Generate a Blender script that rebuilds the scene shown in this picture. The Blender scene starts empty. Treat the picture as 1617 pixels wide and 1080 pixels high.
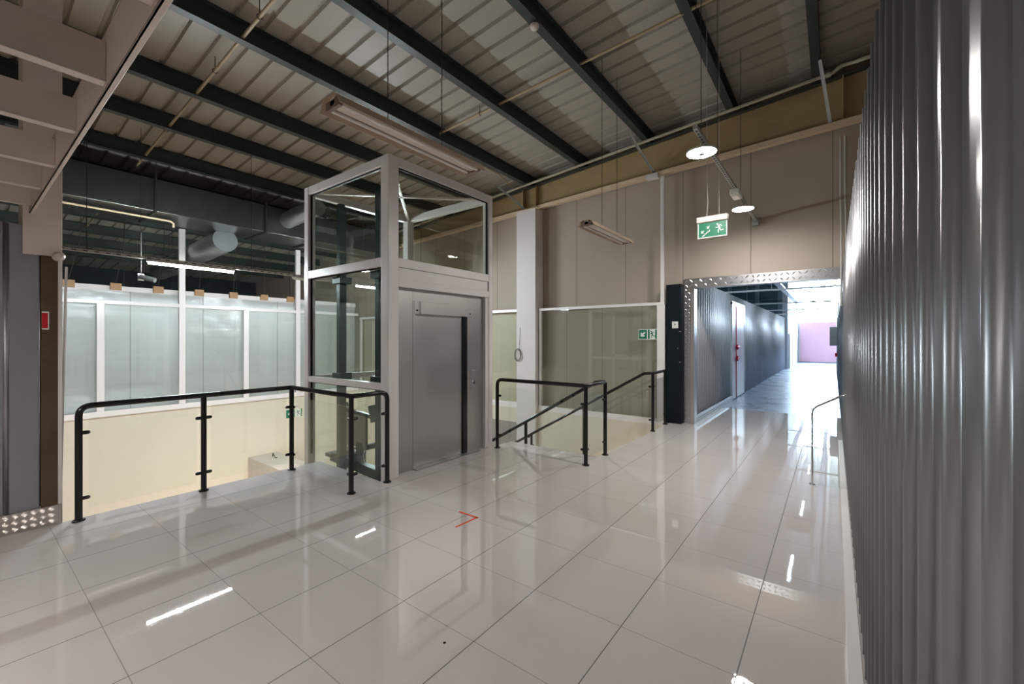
import bpy, math, random
from mathutils import Vector, Matrix
random.seed(7)
C = bpy.context.scene.collection
sc = bpy.context.scene

# ------------------------------------------------------------------ camera
H = 1.66
cam_d = bpy.data.cameras.new('camera'); cam = bpy.data.objects.new('camera', cam_d); C.objects.link(cam)
cam_d.sensor_width = 36.0; cam_d.lens = 671.0 / 1617.0 * 36.0
cam_d.shift_y = -4.5 / 1617.0
cam_d.clip_start = 0.02; cam_d.clip_end = 200
cam.location = (0, 0, H)
cam.rotation_euler = (math.radians(90), 0, 0.6478)
sc.camera = cam

# ------------------------------------------------------------------ world, exposure
w = bpy.data.worlds.new('world'); sc.world = w; w.use_nodes = True
w.node_tree.nodes['Background'].inputs[0].default_value = (0.75, 0.87, 1.0, 1)
w.node_tree.nodes['Background'].inputs[1].default_value = 1.0
sc.view_settings.view_transform = 'Standard'
sc.view_settings.look = 'None'
sc.view_settings.gamma = 1.0
sc.view_settings.use_curve_mapping = False
sc.view_settings.exposure = 0.28
sc.cycles.use_denoising = True
sc.cycles.max_bounces = 10
sc.cycles.diffuse_bounces = 5
sc.cycles.glossy_bounces = 5
sc.cycles.transparent_max_bounces = 16
sc.cycles.caustics_reflective = False
sc.cycles.caustics_refractive = False
sc.cycles.sample_clamp_indirect = 4.0

# strengths of the lamps (radiance of the lit surfaces)
TUBE_L = 1000.0       # fluorescent tubes over the stairwell
DISC_L = 250.0         # round ceiling lamps
ROOM_FILL_L = 15.0    # unseen battens added to fill the hall
BACK_L = 120.0        # unseen battens added behind the plastic film
CORR_L = 150.0         # battens added over the corridor
SKY_L = 42.0           # daylight in the far window
LOWER_W = 84.0       # added fill lights of the lower storey

def area(name, loc, size, watts, col, rot=(0, 0, 0)):
    d = bpy.data.lights.new(name, 'AREA'); d.shape = 'RECTANGLE'; d.size, d.size_y = size
    d.energy = watts; d.color = col
    o = bpy.data.objects.new(name, d); C.objects.link(o); o.location = loc; o.rotation_euler = rot
    return o
# area lights hung free in the stairwell, added to brighten its cream walls
area('lower_fill', (-9.2, 4.9, -1.4), (2.4, 0.3), LOWER_W, (1.0, 0.90, 0.79), (0, math.radians(25), 0))
area('lower_fill', (-6.9, 1.0, -1.35), (0.3, 2.4), LOWER_W * 1.3, (1.0, 0.90, 0.79), (0, math.radians(50), 0))
area('lower_fill', (-3.6, 5.55, -1.25), (2.0, 0.2), LOWER_W * 0.55, (1.0, 0.93, 0.78), (math.radians(-55), 0, math.pi))
area('lower_fill', (-6.9, 6.7, -2.4), (0.3, 1.5), LOWER_W * 0.45, (1.0, 0.92, 0.76), (0, math.radians(30), 0))

# ------------------------------------------------------------------ materials
def _bsdf(name, col, rough=0.5, metal=0.0, spec=0.5, coat=0.0):
    m = bpy.data.materials.new(name); m.use_nodes = True
    b = m.node_tree.nodes['Principled BSDF']
    b.inputs['Base Color'].default_value = (*col, 1); b.inputs['Roughness'].default_value = rough
    b.inputs['Metallic'].default_value = metal; b.inputs['Specular IOR Level'].default_value = spec
    b.inputs['Coat Weight'].default_value = coat
    return m, m.node_tree, b
def N(t, kind, **k):
    n = t.nodes.new(kind)
    for a, v in k.items():
        setattr(n, a, v)
    return n
def M2(t, op, a, b=None, c=None):
    n = N(t, 'ShaderNodeMath', operation=op)
    for i, v in enumerate((a, b, c)):
        if v is None: continue
        if isinstance(v, (int, float)): n.inputs[i].default_value = v
        else: t.links.new(v, n.inputs[i])
    return n.outputs[0]
def mixc(t, fac, a, b):
    n = N(t, 'ShaderNodeMix', data_type='RGBA')
    t.links.new(fac, n.inputs[0]) if not isinstance(fac, float) else None
    if isinstance(fac, float): n.inputs[0].default_value = fac
    for i, v in ((6, a), (7, b)):
        if isinstance(v, tuple): n.inputs[i].default_value = (*v, 1)
        else: t.links.new(v, n.inputs[i])
    return n.outputs[2]
def noise(t, vec, scale, detail=3, rough=0.5):
    n = N(t, 'ShaderNodeTexNoise'); n.inputs['Scale'].default_value = scale
    n.inputs['Detail'].default_value = detail; n.inputs['Roughness'].default_value = rough
    if vec is not None: t.links.new(vec, n.inputs['Vector'])
    return n.outputs['Fac']
def coords(t, scale=None):
    c = N(t, 'ShaderNodeTexCoord').outputs['Object']
    if scale:
        mp = N(t, 'ShaderNodeMapping'); mp.inputs['Scale'].default_value = scale
        t.links.new(c, mp.inputs[0]); return mp.outputs[0]
    return c
def bump(t, b, h, strength=0.3, dist=0.01):
    n = N(t, 'ShaderNodeBump'); n.inputs['Strength'].default_value = strength; n.inputs['Distance'].default_value = dist
    t.links.new(h, n.inputs['Height']); t.links.new(n.outputs[0], b.inputs['Normal'])

def simple(name, col, rough=0.5, metal=0.0, spec=0.5, var=0.06, scale=3.0, bmp=0.0):
    m, t, b = _bsdf(name, col, rough, metal, spec)
    f = noise(t, coords(t), scale, 4)
    k = M2(t, 'MULTIPLY_ADD', f, 2 * var, 1 - var)
    n = N(t, 'ShaderNodeVectorMath', operation='SCALE'); n.inputs[0].default_value = col
    t.links.new(k, n.inputs['Scale']); t.links.new(n.outputs[0], b.inputs['Base Color'])
    r = M2(t, 'MULTIPLY_ADD', f, 0.12, rough - 0.06 if rough > 0.08 else rough)
    t.links.new(r, b.inputs['Roughness'])
    if bmp: bump(t, b, noise(t, coords(t), scale * 30, 2), bmp, 0.002)
    return m
def brushed(name, col, rough=0.3, axis_scale=(2, 2, 160), var=0.12, metal=1.0, rvar=0.15):
    m, t, b = _bsdf(name, col, rough, metal)
    f = noise(t, coords(t, axis_scale), 1.0, 5, 0.6); g = noise(t, coords(t), 2.5, 4)
    k = M2(t, 'ADD', M2(t, 'MULTIPLY_ADD', f, var, 1 - var), M2(t, 'MULTIPLY_ADD', g, var, -var / 2))
    n = N(t, 'ShaderNodeVectorMath', operation='SCALE'); n.inputs[0].default_value = col
    t.links.new(k, n.inputs['Scale']); t.links.new(n.outputs[0], b.inputs['Base Color'])
    t.links.new(M2(t, 'MULTIPLY_ADD', g, rvar, rough - rvar / 2), b.inputs['Roughness'])
    return m
def emit(name, col, L):
    m = bpy.data.materials.new(name); m.use_nodes = True; t = m.node_tree
    t.nodes.remove(t.nodes['Principled BSDF'])
    e = N(t, 'ShaderNodeEmission'); e.inputs[0].default_value = (*col, 1); e.inputs[1].default_value = L
    t.links.new(e.outputs[0], t.nodes['Material Output'].inputs[0]); return m
def glass(name, tint, f0=0.05, rough=0.0):
    m = bpy.data.materials.new(name); m.use_nodes = True; t = m.node_tree
    t.nodes.remove(t.nodes['Principled BSDF'])
    tr = N(t, 'ShaderNodeBsdfTransparent'); tr.inputs[0].default_value = (*tint, 1)
    gl = N(t, 'ShaderNodeBsdfGlossy'); gl.inputs['Roughness'].default_value = rough
    gl.inputs[0].default_value = (0.95, 1, 0.97, 1)
    g = N(t, 'ShaderNodeNewGeometry')
    d = N(t, 'ShaderNodeVectorMath', operation='DOT_PRODUCT')
    t.links.new(g.outputs['Incoming'], d.inputs[0]); t.links.new(g.outputs['Normal'], d.inputs[1])
    c = M2(t, 'ABSOLUTE', d.outputs['Value'])
    f = M2(t, 'MULTIPLY_ADD', M2(t, 'POWER', M2(t, 'SUBTRACT', 1.0, c), 5.0), 1 - f0, f0)
    mx = N(t, 'ShaderNodeMixShader')
    t.links.new(f, mx.inputs[0]); t.links.new(tr.outputs[0], mx.inputs[1]); t.links.new(gl.outputs[0], mx.inputs[2])
    t.links.new(mx.outputs[0], t.nodes['Material Output'].inputs[0]); return m

def tile_material():
    m, t, b = _bsdf('porcelain_tile', (0.6, 0.55, 0.52), 0.07, 0, 0.95)
    b.inputs['IOR'].default_value = 1.55
    s = N(t, 'ShaderNodeSeparateXYZ'); t.links.new(coords(t), s.inputs[0])
    X0, Y0, SX, SY = -1.576, 1.734, 0.5963, 0.6027
    u = M2(t, 'DIVIDE', M2(t, 'SUBTRACT', s.outputs[0], X0), SX); v = M2(t, 'DIVIDE', M2(t, 'SUBTRACT', s.outputs[1], Y0), SY)
    def line(x, size, half):
        fr = M2(t, 'FRACT', M2(t, 'ADD', x, 100.5)); d = M2(t, 'ABSOLUTE', M2(t, 'SUBTRACT', fr, 0.5))
        return M2(t, 'LESS_THAN', d, half / size)
    gu = line(u, SX, 0.0030); gv = line(v, SY, 0.0022)
    cell = N(t, 'ShaderNodeCombineXYZ')
    t.links.new(M2(t, 'FLOOR', u), cell.inputs[0]); t.links.new(M2(t, 'FLOOR', v), cell.inputs[1])
    wn = N(t, 'ShaderNodeTexWhiteNoise', noise_dimensions='3D'); t.links.new(cell.outputs[0], wn.inputs[0])
    base = mixc(t, wn.outputs['Value'], (0.62, 0.565, 0.535), (0.66, 0.605, 0.575))
    cloud = noise(t, coords(t), 1.3, 5, 0.6)
    base = mixc(t, M2(t, 'MULTIPLY', cloud, 0.35), base, (0.55, 0.50, 0.47))
    base = mixc(t, gv, base, (0.24, 0.20, 0.18)); base = mixc(t, gu, base, (0.10, 0.08, 0.07))
    t.links.new(base, b.inputs['Base Color'])
    g = M2(t, 'MAXIMUM', gu, gv)
    smear = noise(t, coords(t, (1.2, 3.0, 1)), 2.2, 6, 0.7)
    r = M2(t, 'MULTIPLY_ADD', M2(t, 'POWER', smear, 3.0), 0.035, 0.008)
    t.links.new(M2(t, 'MAXIMUM', r, M2(t, 'MULTIPLY', g, 0.7)), b.inputs['Roughness'])
    # each tile sits at a slightly different tilt and is a little wavy
    geo = N(t, 'ShaderNodeNewGeometry')
    sub = N(t, 'ShaderNodeVectorMath', operation='SUBTRACT'); t.links.new(wn.outputs['Color'], sub.inputs[0]); sub.inputs[1].default_value = (0.5, 0.5, 0.5)
    scl = N(t, 'ShaderNodeVectorMath', operation='SCALE'); t.links.new(sub.outputs[0], scl.inputs[0]); scl.inputs['Scale'].default_value = 0.004
    add = N(t, 'ShaderNodeVectorMath', operation='ADD'); t.links.new(geo.outputs['Normal'], add.inputs[0]); t.links.new(scl.outputs[0], add.inputs[1])
    nrm = N(t, 'ShaderNodeVectorMath', operation='NORMALIZE'); t.links.new(add.outputs[0], nrm.inputs[0])
    bp = N(t, 'ShaderNodeBump'); bp.inputs['Strength'].default_value = 0.02; bp.inputs['Distance'].default_value = 0.004
    t.links.new(noise(t, coords(t), 3.0, 1), bp.inputs['Height']); t.links.new(nrm.outputs[0], bp.inputs['Normal'])
    t.links.new(bp.outputs[0], b.inputs['Normal'])
    return m

def tread_plate(name, cell, bars, ax=('y', 'z'), col=(0.62, 0.63, 0.64), rough=0.28):
    """bare aluminium of the chequer plates (their raised bars are built)"""
    m, t, b = _bsdf(name, col, rough, 1.0)
    t.links.new(M2(t, 'MULTIPLY_ADD', noise(t, coords(t), 9.0, 3), 0.02, rough), b.inputs['Roughness'])
    return m

def panel_wall(name, col, pitch, x0=0.0, axis=0, seam=(0.12, 0.10, 0.08), rough=0.65):
    m, t, b = _bsdf(name, col, rough, 0, 0.3)
    s = N(t, 'ShaderNodeSeparateXYZ'); t.links.new(coords(t), s.inputs[0])
    u = M2(t, 'DIVIDE', M2(t, 'SUBTRACT', s.outputs[axis], x0), pitch)
    fr = M2(t, 'ABSOLUTE', M2(t, 'SUBTRACT', M2(t, 'FRACT', M2(t, 'ADD', u, 100.5)), 0.5))
    ln = M2(t, 'LESS_THAN', fr, 0.005 / pitch)
    st = noise(t, coords(t, (1.5, 1.5, 0.5)), 1.2, 6, 0.65)
    c = mixc(t, M2(t, 'MULTIPLY', st, 0.5), col, tuple(k * 0.8 for k in col))
    t.links.new(mixc(t, ln, c, seam), b.inputs['Base Color'])
    return m

def plastic_sheet():
    """translucent white film, lit from both sides"""
    m, t, b = _bsdf('plastic_film', (0.70, 0.73, 0.73), 0.22, 0, 0.5)
    f = noise(t, coords(t, (1, 0.6, 1.6)), 1.1, 5, 0.6)
    t.links.new(mixc(t, f, (0.50, 0.51, 0.49), (0.76, 0.77, 0.75)), b.inputs['Base Color'])
    wv = noise(t, coords(t, (1, 0.5, 2.6)), 3.0, 4, 0.6)
    bump(t, b, wv, 0.4, 0.03)
    t.links.new(M2(t, 'MULTIPLY_ADD', f, 0.2, 0.08), b.inputs['Roughness'])
    tl = N(t, 'ShaderNodeBsdfTranslucent'); tl.inputs[0].default_value = (0.84, 0.86, 0.83, 1)
    mx = N(t, 'ShaderNodeMixShader'); mx.inputs[0].default_value = 0.45
    t.links.new(b.outputs[0], mx.inputs[1]); t.links.new(tl.outputs[0], mx.inputs[2])
    t.links.new(mx.outputs[0], t.nodes['Material Output'].inputs[0])
    return m

MAT = dict(
    tile=tile_material(),
    slab=simple('slab_edge', (0.55, 0.52, 0.46), 0.7),
    white=simple('white_frame_paint', (0.83, 0.79, 0.775), 0.32, 0, 0.5, 0.03),
    white2=simple('white_plaster', (0.72, 0.68, 0.66), 0.6, 0, 0.3, 0.05),
    frameside=simple('white_frame_darker', (0.76, 0.72, 0.70), 0.3, 0, 0.5, 0.03),  # slightly darker frame white for side and rear members and the jamb
    joist=simple('offwhite_steel_paint', (0.70, 0.61, 0.57), 0.45, 0, 0.4, 0.08),
    black=simple('black_powder_coat', (0.006, 0.006, 0.007), 0.22, 0, 0.5, 0.1),
    blackflat=simple('black_gap', (0.008, 0.008, 0.008), 0.8, 0, 0.2, 0.1),
    cabinet=simple('dark_cabinet', (0.006, 0.011, 0.015), 0.55, 0, 0.15, 0.15),
    green=simple('purlin_green', (0.035, 0.046, 0.042), 0.42, 0, 0.4, 0.15),
    roof=simple('roof_sheet', (0.37, 0.342, 0.30), 0.42, 0, 0.4, 0.12, 1.2),
    beige=panel_wall('beige_panel', (0.44, 0.372, 0.31), 1.19, -2.39, 0),
    beige2=panel_wall('beige_dado', (0.52, 0.46, 0.41), 0.9, -5.0, 0, (0.18, 0.16, 0.13)),
    cream=simple('cream_wall', (0.72, 0.66, 0.54), 0.55, 0, 0.3, 0.03),
    ochre=simple('ochre_steel', (0.40, 0.285, 0.14), 0.5, 0, 0.4, 0.15),
    flange=simple('tan_steel', (0.70, 0.54, 0.36), 0.5, 0, 0.4, 0.1),
    pipe=simple('tan_pipe', (0.42, 0.33, 0.20), 0.4, 0, 0.5, 0.15),
    pipe_wall=simple('pale_pipe', (0.50, 0.45, 0.36), 0.4, 0, 0.5, 0.15),
    wire=simple('dark_wire', (0.05, 0.045, 0.04), 0.6),
    palewire=simple('pale_wire', (0.5, 0.48, 0.45), 0.5),
    corr=brushed('corrugated_steel', (0.25, 0.252, 0.26), 0.31, (30, 30, 2), 0.03, 0.62, 0.02),
    corr2=brushed('corrugated_aluminium', (0.60, 0.61, 0.65), 0.45, (30, 30, 2), 0.04, 0.45, 0.02),
    corr3=brushed('corrugated_grey', (0.40, 0.385, 0.42), 0.42, (30, 30, 2), 0.1),
    steel=brushed('brushed_steel', (0.58, 0.56, 0.54), 0.37, (60, 60, 1.5), 0.10),
    header=brushed('polished_header', (0.80, 0.76, 0.73), 0.30, (3, 3, 200), 0.08),
    chrome=simple('chrome', (0.75, 0.78, 0.80), 0.12, 1.0, 0.5, 0.04),
    alu=brushed('plain_aluminium', (0.72, 0.72, 0.74), 0.32, (4, 4, 60), 0.08),
    galv=simple('galvanised', (0.40, 0.43, 0.43), 0.36, 0.85, 0.5, 0.22, 5.0),
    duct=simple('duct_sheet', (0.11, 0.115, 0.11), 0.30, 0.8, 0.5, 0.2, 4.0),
    ductdark=simple('duct_flange', (0.03, 0.033, 0.033), 0.5, 0.4, 0.4, 0.15),
    tread=tread_plate('tread_plate_five_bar', 0.068, 4, ('y', 'z'), (0.62, 0.57, 0.54), 0.36),
    treadC=tread_plate('tread_plate_corridor', 0.06, 1, ('y', 'z')),
    treadJ=tread_plate('tread_plate_jamb', 0.062, 1, ('x', 'z')),
    guide=simple('guide_rail_green', (0.035, 0.06, 0.062), 0.35, 0.3, 0.5, 0.15),
    tank=simple('grey_plate', (0.30, 0.30, 0.27), 0.45, 0.2, 0.4, 0.1),
    glass=glass('green_glass', (0.965, 0.985, 0.97), 0.05),
    glassR=glass('rail_glass', (0.975, 0.99, 0.98), 0.035),
    glassD=glass('partition_glass', (0.94, 0.955, 0.925), 0.09, 0.02),
    glassL=glass('window_glass', (0.975, 0.985, 0.98), 0.05, 0.03),
    film=plastic_sheet(),
    signgreen=simple('sign_green', (0.0, 0.16, 0.08), 0.4),
    signwhite=simple('sign_white', (0.8, 0.82, 0.78), 0.4),
    red=simple('sign_red', (0.50, 0.01, 0.015), 0.4),
    rust=simple('brown_board', (0.10, 0.066, 0.04), 0.75, 0, 0.2, 0.3, 6.0),
    orange=simple('orange_tape', (0.85, 0.08, 0.012), 0.5),
    terr=simple('tan_box', (0.38, 0.22, 0.10), 0.6),
    lamp_body=simple('lamp_body', (0.70, 0.62, 0.56), 0.4, 0, 0.4, 0.05),
    lamp_gold=simple('lamp_reflector', (0.50, 0.38, 0.28), 0.42, 0, 0.4, 0.08),
    lamp_brown=simple('lamp_housing', (0.22, 0.15, 0.13), 0.45, 0, 0.4, 0.08),
    tube_off=simple('unlit_tube', (0.80, 0.76, 0.72), 0.25),
    tube_on=emit('lit_tube', (0.86, 0.95, 1.0), TUBE_L),
    room_on=emit('room_fill_tube', (1.0, 0.90, 0.82), ROOM_FILL_L),
    back_on=emit('back_fill_tube', (0.84, 0.94, 1.0), BACK_L),
    disc_on=emit('lit_disc', (1.0, 0.965, 0.93), DISC_L),
    corr_on=emit('corridor_fill_tube', (0.72, 0.87, 1.0), CORR_L),
    sky_on=emit('daylight_pane', (0.62, 0.82, 1.0), SKY_L),
    pink=simple('pink_door', (0.85, 0.50, 0.58), 0.4, 0, 0.4, 0.06),
    cfloor=simple('blue_grey_resin', (0.40, 0.47, 0.60), 0.28, 0, 0.5, 0.3, 1.6),
    wcorr=simple('corridor_white', (0.66, 0.72, 0.78), 0.5, 0, 0.3, 0.04),
    teal=simple('teal_cladding', (0.06, 0.13, 0.17), 0.5, 0, 0.4, 0.15),
    teal2=simple('teal_post', (0.16, 0.26, 0.32), 0.5, 0, 0.4, 0.1),
    redhandle=simple('red_bolt', (0.55, 0.004, 0.02), 0.35),
    whitedoor=simple('white_door', (0.70, 0.72, 0.76), 0.25, 0, 0.5, 0.04),
    brownfloor=simple('brown_floor', (0.34, 0.25, 0.17), 0.35),
    darkwall=simple('dark_void_wall', (0.03, 0.04, 0.045), 0.7, 0, 0.3, 0.3),
    greyp=simple('grey_panel', (0.33, 0.30, 0.27), 0.6),
    marble=simple('pale_stair_stone', (0.62, 0.58, 0.52), 0.18, 0, 0.5, 0.1, 4.0),
    threshold=brushed('threshold', (0.5, 0.5, 0.49), 0.35),
)

# ------------------------------------------------------------------ mesh builder
def studs(m, origin, u, v, n, W, Hh, cell, length, width, height, bars=1, alt=True):
    """raised lozenges of a chequer plate on the rectangle origin + u*W x v*Hh"""
    origin, u, v, n = (Vector(k) for k in (origin, u, v, n))
    for i in range(int(W / cell)):
        for j in range(int(Hh / cell)):
            c = origin + u * (i + 0.5) * cell + v * (j + 0.5) * cell
            a = math.pi / 4 if (not alt or (i + j) % 2) else -math.pi / 4
            d = u * math.cos(a) + v * math.sin(a); e = v * math.cos(a) - u * math.sin(a)
            for k in range(bars):
                q = c + e * (k - (bars - 1) / 2) * width * 1.7
                m.add([q - d * length / 2, q - e * width / 2, q + d * length / 2, q + e * width / 2, q - d * length * 0.25 + n * height, q + d * length * 0.25 + n * height],
                      [(0, 1, 5, 4), (1, 2, 5), (2, 3, 4, 5), (3, 0, 4)])
    return m
class MB:
    def __init__(s): s.v = []; s.f = []; s.smooth = []
    def add(s, vs, fs, sm=False):
        o = len(s.v); s.v += [tuple(p) for p in vs]
        for f in fs: s.f.append(tuple(i + o for i in f)); s.smooth.append(sm)
        return s
    def box(s, a, b):
        x0, y0, z0 = (min(a[i], b[i]) for i in range(3)); x1, y1, z1 = (max(a[i], b[i]) for i in range(3))
        vs = [(x0, y0, z0), (x1, y0, z0), (x1, y1, z0), (x0, y1, z0), (x0, y0, z1), (x1, y0, z1), (x1, y1, z1), (x0, y1, z1)]
        return s.add(vs, [(0, 3, 2, 1), (4, 5, 6, 7), (0, 1, 5, 4), (1, 2, 6, 5), (2, 3, 7, 6), (3, 0, 4, 7)])
    def bar(s, p, q, w, h, up=(0, 0, 1)):
        p, q = Vector(p), Vector(q); d = (q - p).normalized(); u = Vector(up)
        r = d.cross(u).normalized(); u = r.cross(d)
        vs = [c + r * a * w / 2 + u * b * h / 2 for c in (p, q) for a, b in ((-1, -1), (1, -1), (1, 1), (-1, 1))]
        return s.add(vs, [(0, 1, 2, 3), (7, 6, 5, 4), (0, 4, 5, 1), (1, 5, 6, 2), (2, 6, 7, 3), (3, 7, 4, 0)])
    def tube(s, pts, r, n=12, caps=True):
        pts = [Vector(p) for p in pts]; rings = []; prev = None
        for i, p in enumerate(pts):
            if i == 0: d = pts[1] - p
            elif i == len(pts) - 1: d = p - pts[i - 1]
            else: d = (pts[i + 1] - p).normalized() + (p - pts[i - 1]).normalized()
            d.normalize()
            if prev is None:
                a = Vector((0, 0, 1)) if abs(d.z) < 0.9 else Vector((1, 0, 0))
                u = d.cross(a).normalized()
            else:
                u = (prev - d * prev.dot(d)).normalized()
            prev = u; w_ = d.cross(u)
            rr = r[i] if isinstance(r, (list, tuple)) else r
            rings.append([p + u * rr * math.cos(2 * math.pi * k / n) + w_ * rr * math.sin(2 * math.pi * k / n) for k in range(n)])
        vs = [v for ring in rings for v in ring]; fs = []
        for i in range(len(rings) - 1):
            for k in range(n):
                a, b = i * n + k, i * n + (k + 1) % n
                fs.append((a, b, b + n, a + n))
        s.add(vs, fs, True)
        if caps:
            m = (len(rings) - 1) * n
            s.add(rings[0], [tuple(range(n))[::-1]]); s.add(rings[-1], [tuple(range(n))])
        return s
    def lathe(s, c, prof, n=24):
        """prof: list of (r, z) about the vertical axis through c"""
        vs = [(c[0] + r * math.cos(2 * math.pi * k / n), c[1] + r * math.sin(2 * math.pi * k / n), c[2] + z) for r, z in prof for k in range(n)]
        fs = []
        for i in range(len(prof) - 1):
            for k in range(n):
                a, b = i * n + k, i * n + (k + 1) % n
                fs.append((a, b, b + n, a + n))
        s.add(vs, fs, True)
        s.add(vs[:n], [tuple(range(n))[::-1]]); s.add(vs[-n:], [tuple(range(n))])
        return s
    def prism(s, poly, axis, a, b):
        """poly in the two other axes, extruded along axis from a to b"""
        def P(u, v, t): return {'x': (t, u, v), 'y': (u, t, v), 'z': (u, v, t)}[axis]
        n = len(poly); vs = [P(u, v, a) for u, v in poly] + [P(u, v, b) for u, v in poly]
        return s.add(vs, [tuple(range(n))[::-1], tuple(range(n, 2 * n))] + [(i, (i + 1) % n, (i + 1) % n + n, i + n) for i in range(n)])
    def obj(s, name, mat, parent=None, bevel=0.0):
        me = bpy.data.meshes.new(name); me.from_pydata(s.v, [], s.f); me.validate()
        for p, sm in zip(me.polygons, s.smooth): p.use_smooth = sm
        me.materials.append(MAT[mat])
        import bmesh
        bm = bmesh.new(); bm.from_mesh(me); bmesh.ops.recalc_face_normals(bm, faces=bm.faces); bm.to_mesh(me); bm.free()
        o = bpy.data.objects.new(name, me); C.objects.link(o)
        if parent is not None:
            o.parent = parent
            if parent.type == 'EMPTY': o.matrix_parent_inverse = Matrix.Translation(parent.location).inverted()
        if bevel:
            bv = o.modifiers.new('bevel', 'BEVEL'); bv.width = bevel; bv.segments = 2; bv.limit_method = 'ANGLE'
        return o
def rods(name, ends, rad, mat, parent):
    for p, q in ends: MB().tube([p, q], rad, 6).obj(name, mat, parent)
def box(name, a, b, mat, parent=None, bevel=0.0): return MB().box(a, b).obj(name, mat, parent, bevel)
def tag(o, label, cat, group=None, kind=None):
    o['label'] = label; o['category'] = cat
    if group: o['group'] = group
    if kind: o['kind'] = kind
    return o
def struct(o, label=None):
    o['kind'] = 'structure'
    if label: o['label'] = label
    return o
def thing(name, loc, label, cat, group=None):
    o = bpy.data.objects.new(name, None); o.empty_display_size = 0.2; C.objects.link(o); o.location = loc
    return tag(o, label, cat, group)
def frame_member(name, parent, a, b, mat='white', bevel=0.004): return box(name, a, b, mat, parent, bevel)

# ------------------------------------------------------------------ floors
SL = -5.58      # edge of the floor at the stairwell
sl = MB()
for x0, y0, x1, y1 in ((SL, -8, 4.2, 3.03), (-4.30, 3.13, -4.19, 5.03), (-4.19, 3.03, 4.2, 5.03), (-4.19, 5.03, 4.2, 5.50), (-2.60, 5.50, 4.2, 8.8), (-2.36, 8.8, 4.2, 11.3)):
    sl.box((x0, y0, -0.30), (x1, y1, 0.0))
struct(sl.obj('floor', 'tile'), 'glossy pale beige floor of square tiles with dark joints')
struct(box('floor', (-13.2, 11.3, -0.30), (4.2, 37.2, 0.0), 'cfloor'), 'blue grey resin floor of the corridor')
struct(box('floor', (-13.6, -8, -3.5), (4.2, 8.9, -3.3), 'brownfloor'), 'brown floor of the lower storey')
struct(box('floor', (-22, -8, -0.3), (-13.36, 8.9, -0.02), 'slab'), 'floor behind the glazed partition')
# ------------------------------------------------------------------ walls
def roof_z(x): return 6.10 + 0.08 * x
WB = 8.8
wb = MB()
wb.prism([(-22, 0), (-13.2, 0), (-13.2, -3.3), (-2.36, -3.3), (-2.36, 2.84), (0.14, 2.84), (0.14, 0), (4.2, 0), (4.2, roof_z(4.2)), (-22, roof_z(-22))], 'y', WB, WB + 0.15)
struct(wb.obj('wall_back', 'beige'), 'beige panelled wall behind the lift and above the corridor opening')
# cream lower wall under the glazed partitions
struct(box('wall_lower_back', (-13.2, 8.55, -3.3), (-2.64, WB, -0.06), 'cream'), 'cream wall of the stairwell below the back glass')
struct(box('wall_left', (-13.36, -8, -3.3), (-13.2, 8.8, -0.08), 'cream'), 'cream wall of the stairwell opposite the railing')
struct(box('wall_stair', (-2.60, 5.5, -3.3), (-2.45, 8.55, -0.30), 'cream'))
struct(box('wall_front', (-22, -8.15, -3.3), (4.2, -8, 6.6), 'beige'))
struct(box('wall_outer', (-22.15, -8, -3.3), (-22, 9, 5), 'darkwall'))
struct(box('wall_side', (4.2, -8, -0.3), (4.35, 37.2, 6.7), 'beige'))

def corrugated(y0, y1, x_face, depth, z0, z1, pitch, rib, slope, inward=1, phase=0.0, thick=0.012, axis='x'):
    """trapezoidal sheet standing in a plane x=const; ribs stick out towards -x*inward"""
    pts = []; y = y0 - ((y0 - phase) % pitch)
    while y < y1 + pitch:
        W = 2 * slope + rib
        for dy, d in [(W * q / 10, depth * math.sin(math.pi * q / 10) ** 0.7 if 0 < q < 10 else 0) for q in range(11)]:
            yy = y + dy
            if y0 <= yy <= y1: pts.append((yy, d))
        y += pitch
    vs = []
    for yy, d in pts:
        xf = x_face - inward * d
        for z in (z0, z1): vs.append((xf, yy, z)); vs.append((xf + inward * thick, yy, z))
    fs = []
    for i in range(len(pts) - 1):
        a, b = 4 * i, 4 * (i + 1)
        fs += [(a, b, b + 2, a + 2), (a + 1, a + 3, b + 3, b + 1), (a + 2, b + 2, b + 3, a + 3), (a, a + 1, b + 1, b)]
    n = 4 * (len(pts) - 1); fs += [(0, 2, 3, 1), (n, n + 1, n + 3, n + 2)]
    m = MB().add(vs, fs)
    for i in range(len(pts) - 1): m.smooth[4 * i] = pts[i][1] > 0 or pts[i + 1][1] > 0
    return m
# right-hand partition of storage units, running on into the corridor
struct(corrugated(-3.5, 28.4, 0.138, 0.018, 0.012, 2.87, 0.2045, 0.012, 0.012, 1, 0.005).obj('wall_right', 'corr'), 'tall corrugated steel wall close beside the viewer')
struct(box('wall_right_core', (0.16, -3.5, 0), (0.20, 28.4, 2.84), 'blackflat'))
struct(MB().box((0.06, -3.5, 0), (0.115, 8.8, 0.006)).obj('baseboard_right', 'white2'), 'pale floor strip along the corrugated wall')
struct(corrugated(12.6, 28.4, -2.222, 0.030, 0.0, 2.86, 0.2045, 0.030, 0.016, -1, 0.03).obj('wall_corridor', 'corr2'), 'corrugated aluminium wall of the corridor past the white door')
struct(corrugated(8.8, 12.55, -2.222, 0.030, 0.155, 2.86, 0.2045, 0.030, 0.016, -1, 0.03).obj('wall_corridor', 'corr2'), 'corrugated aluminium wall just inside the opening')
struct(studs(MB().box((-2.22, 8.95, 0), (-2.17, 12.72, 0.155)), (-2.17, 8.96, 0), (0, 1, 0), (0, 0, 1), (1, 0, 0), 3.72, 0.15, 0.05, 0.042, 0.014, 0.004).obj('baseboard_corridor', 'treadC'), 'tread plate kick strip inside the opening')
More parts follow.
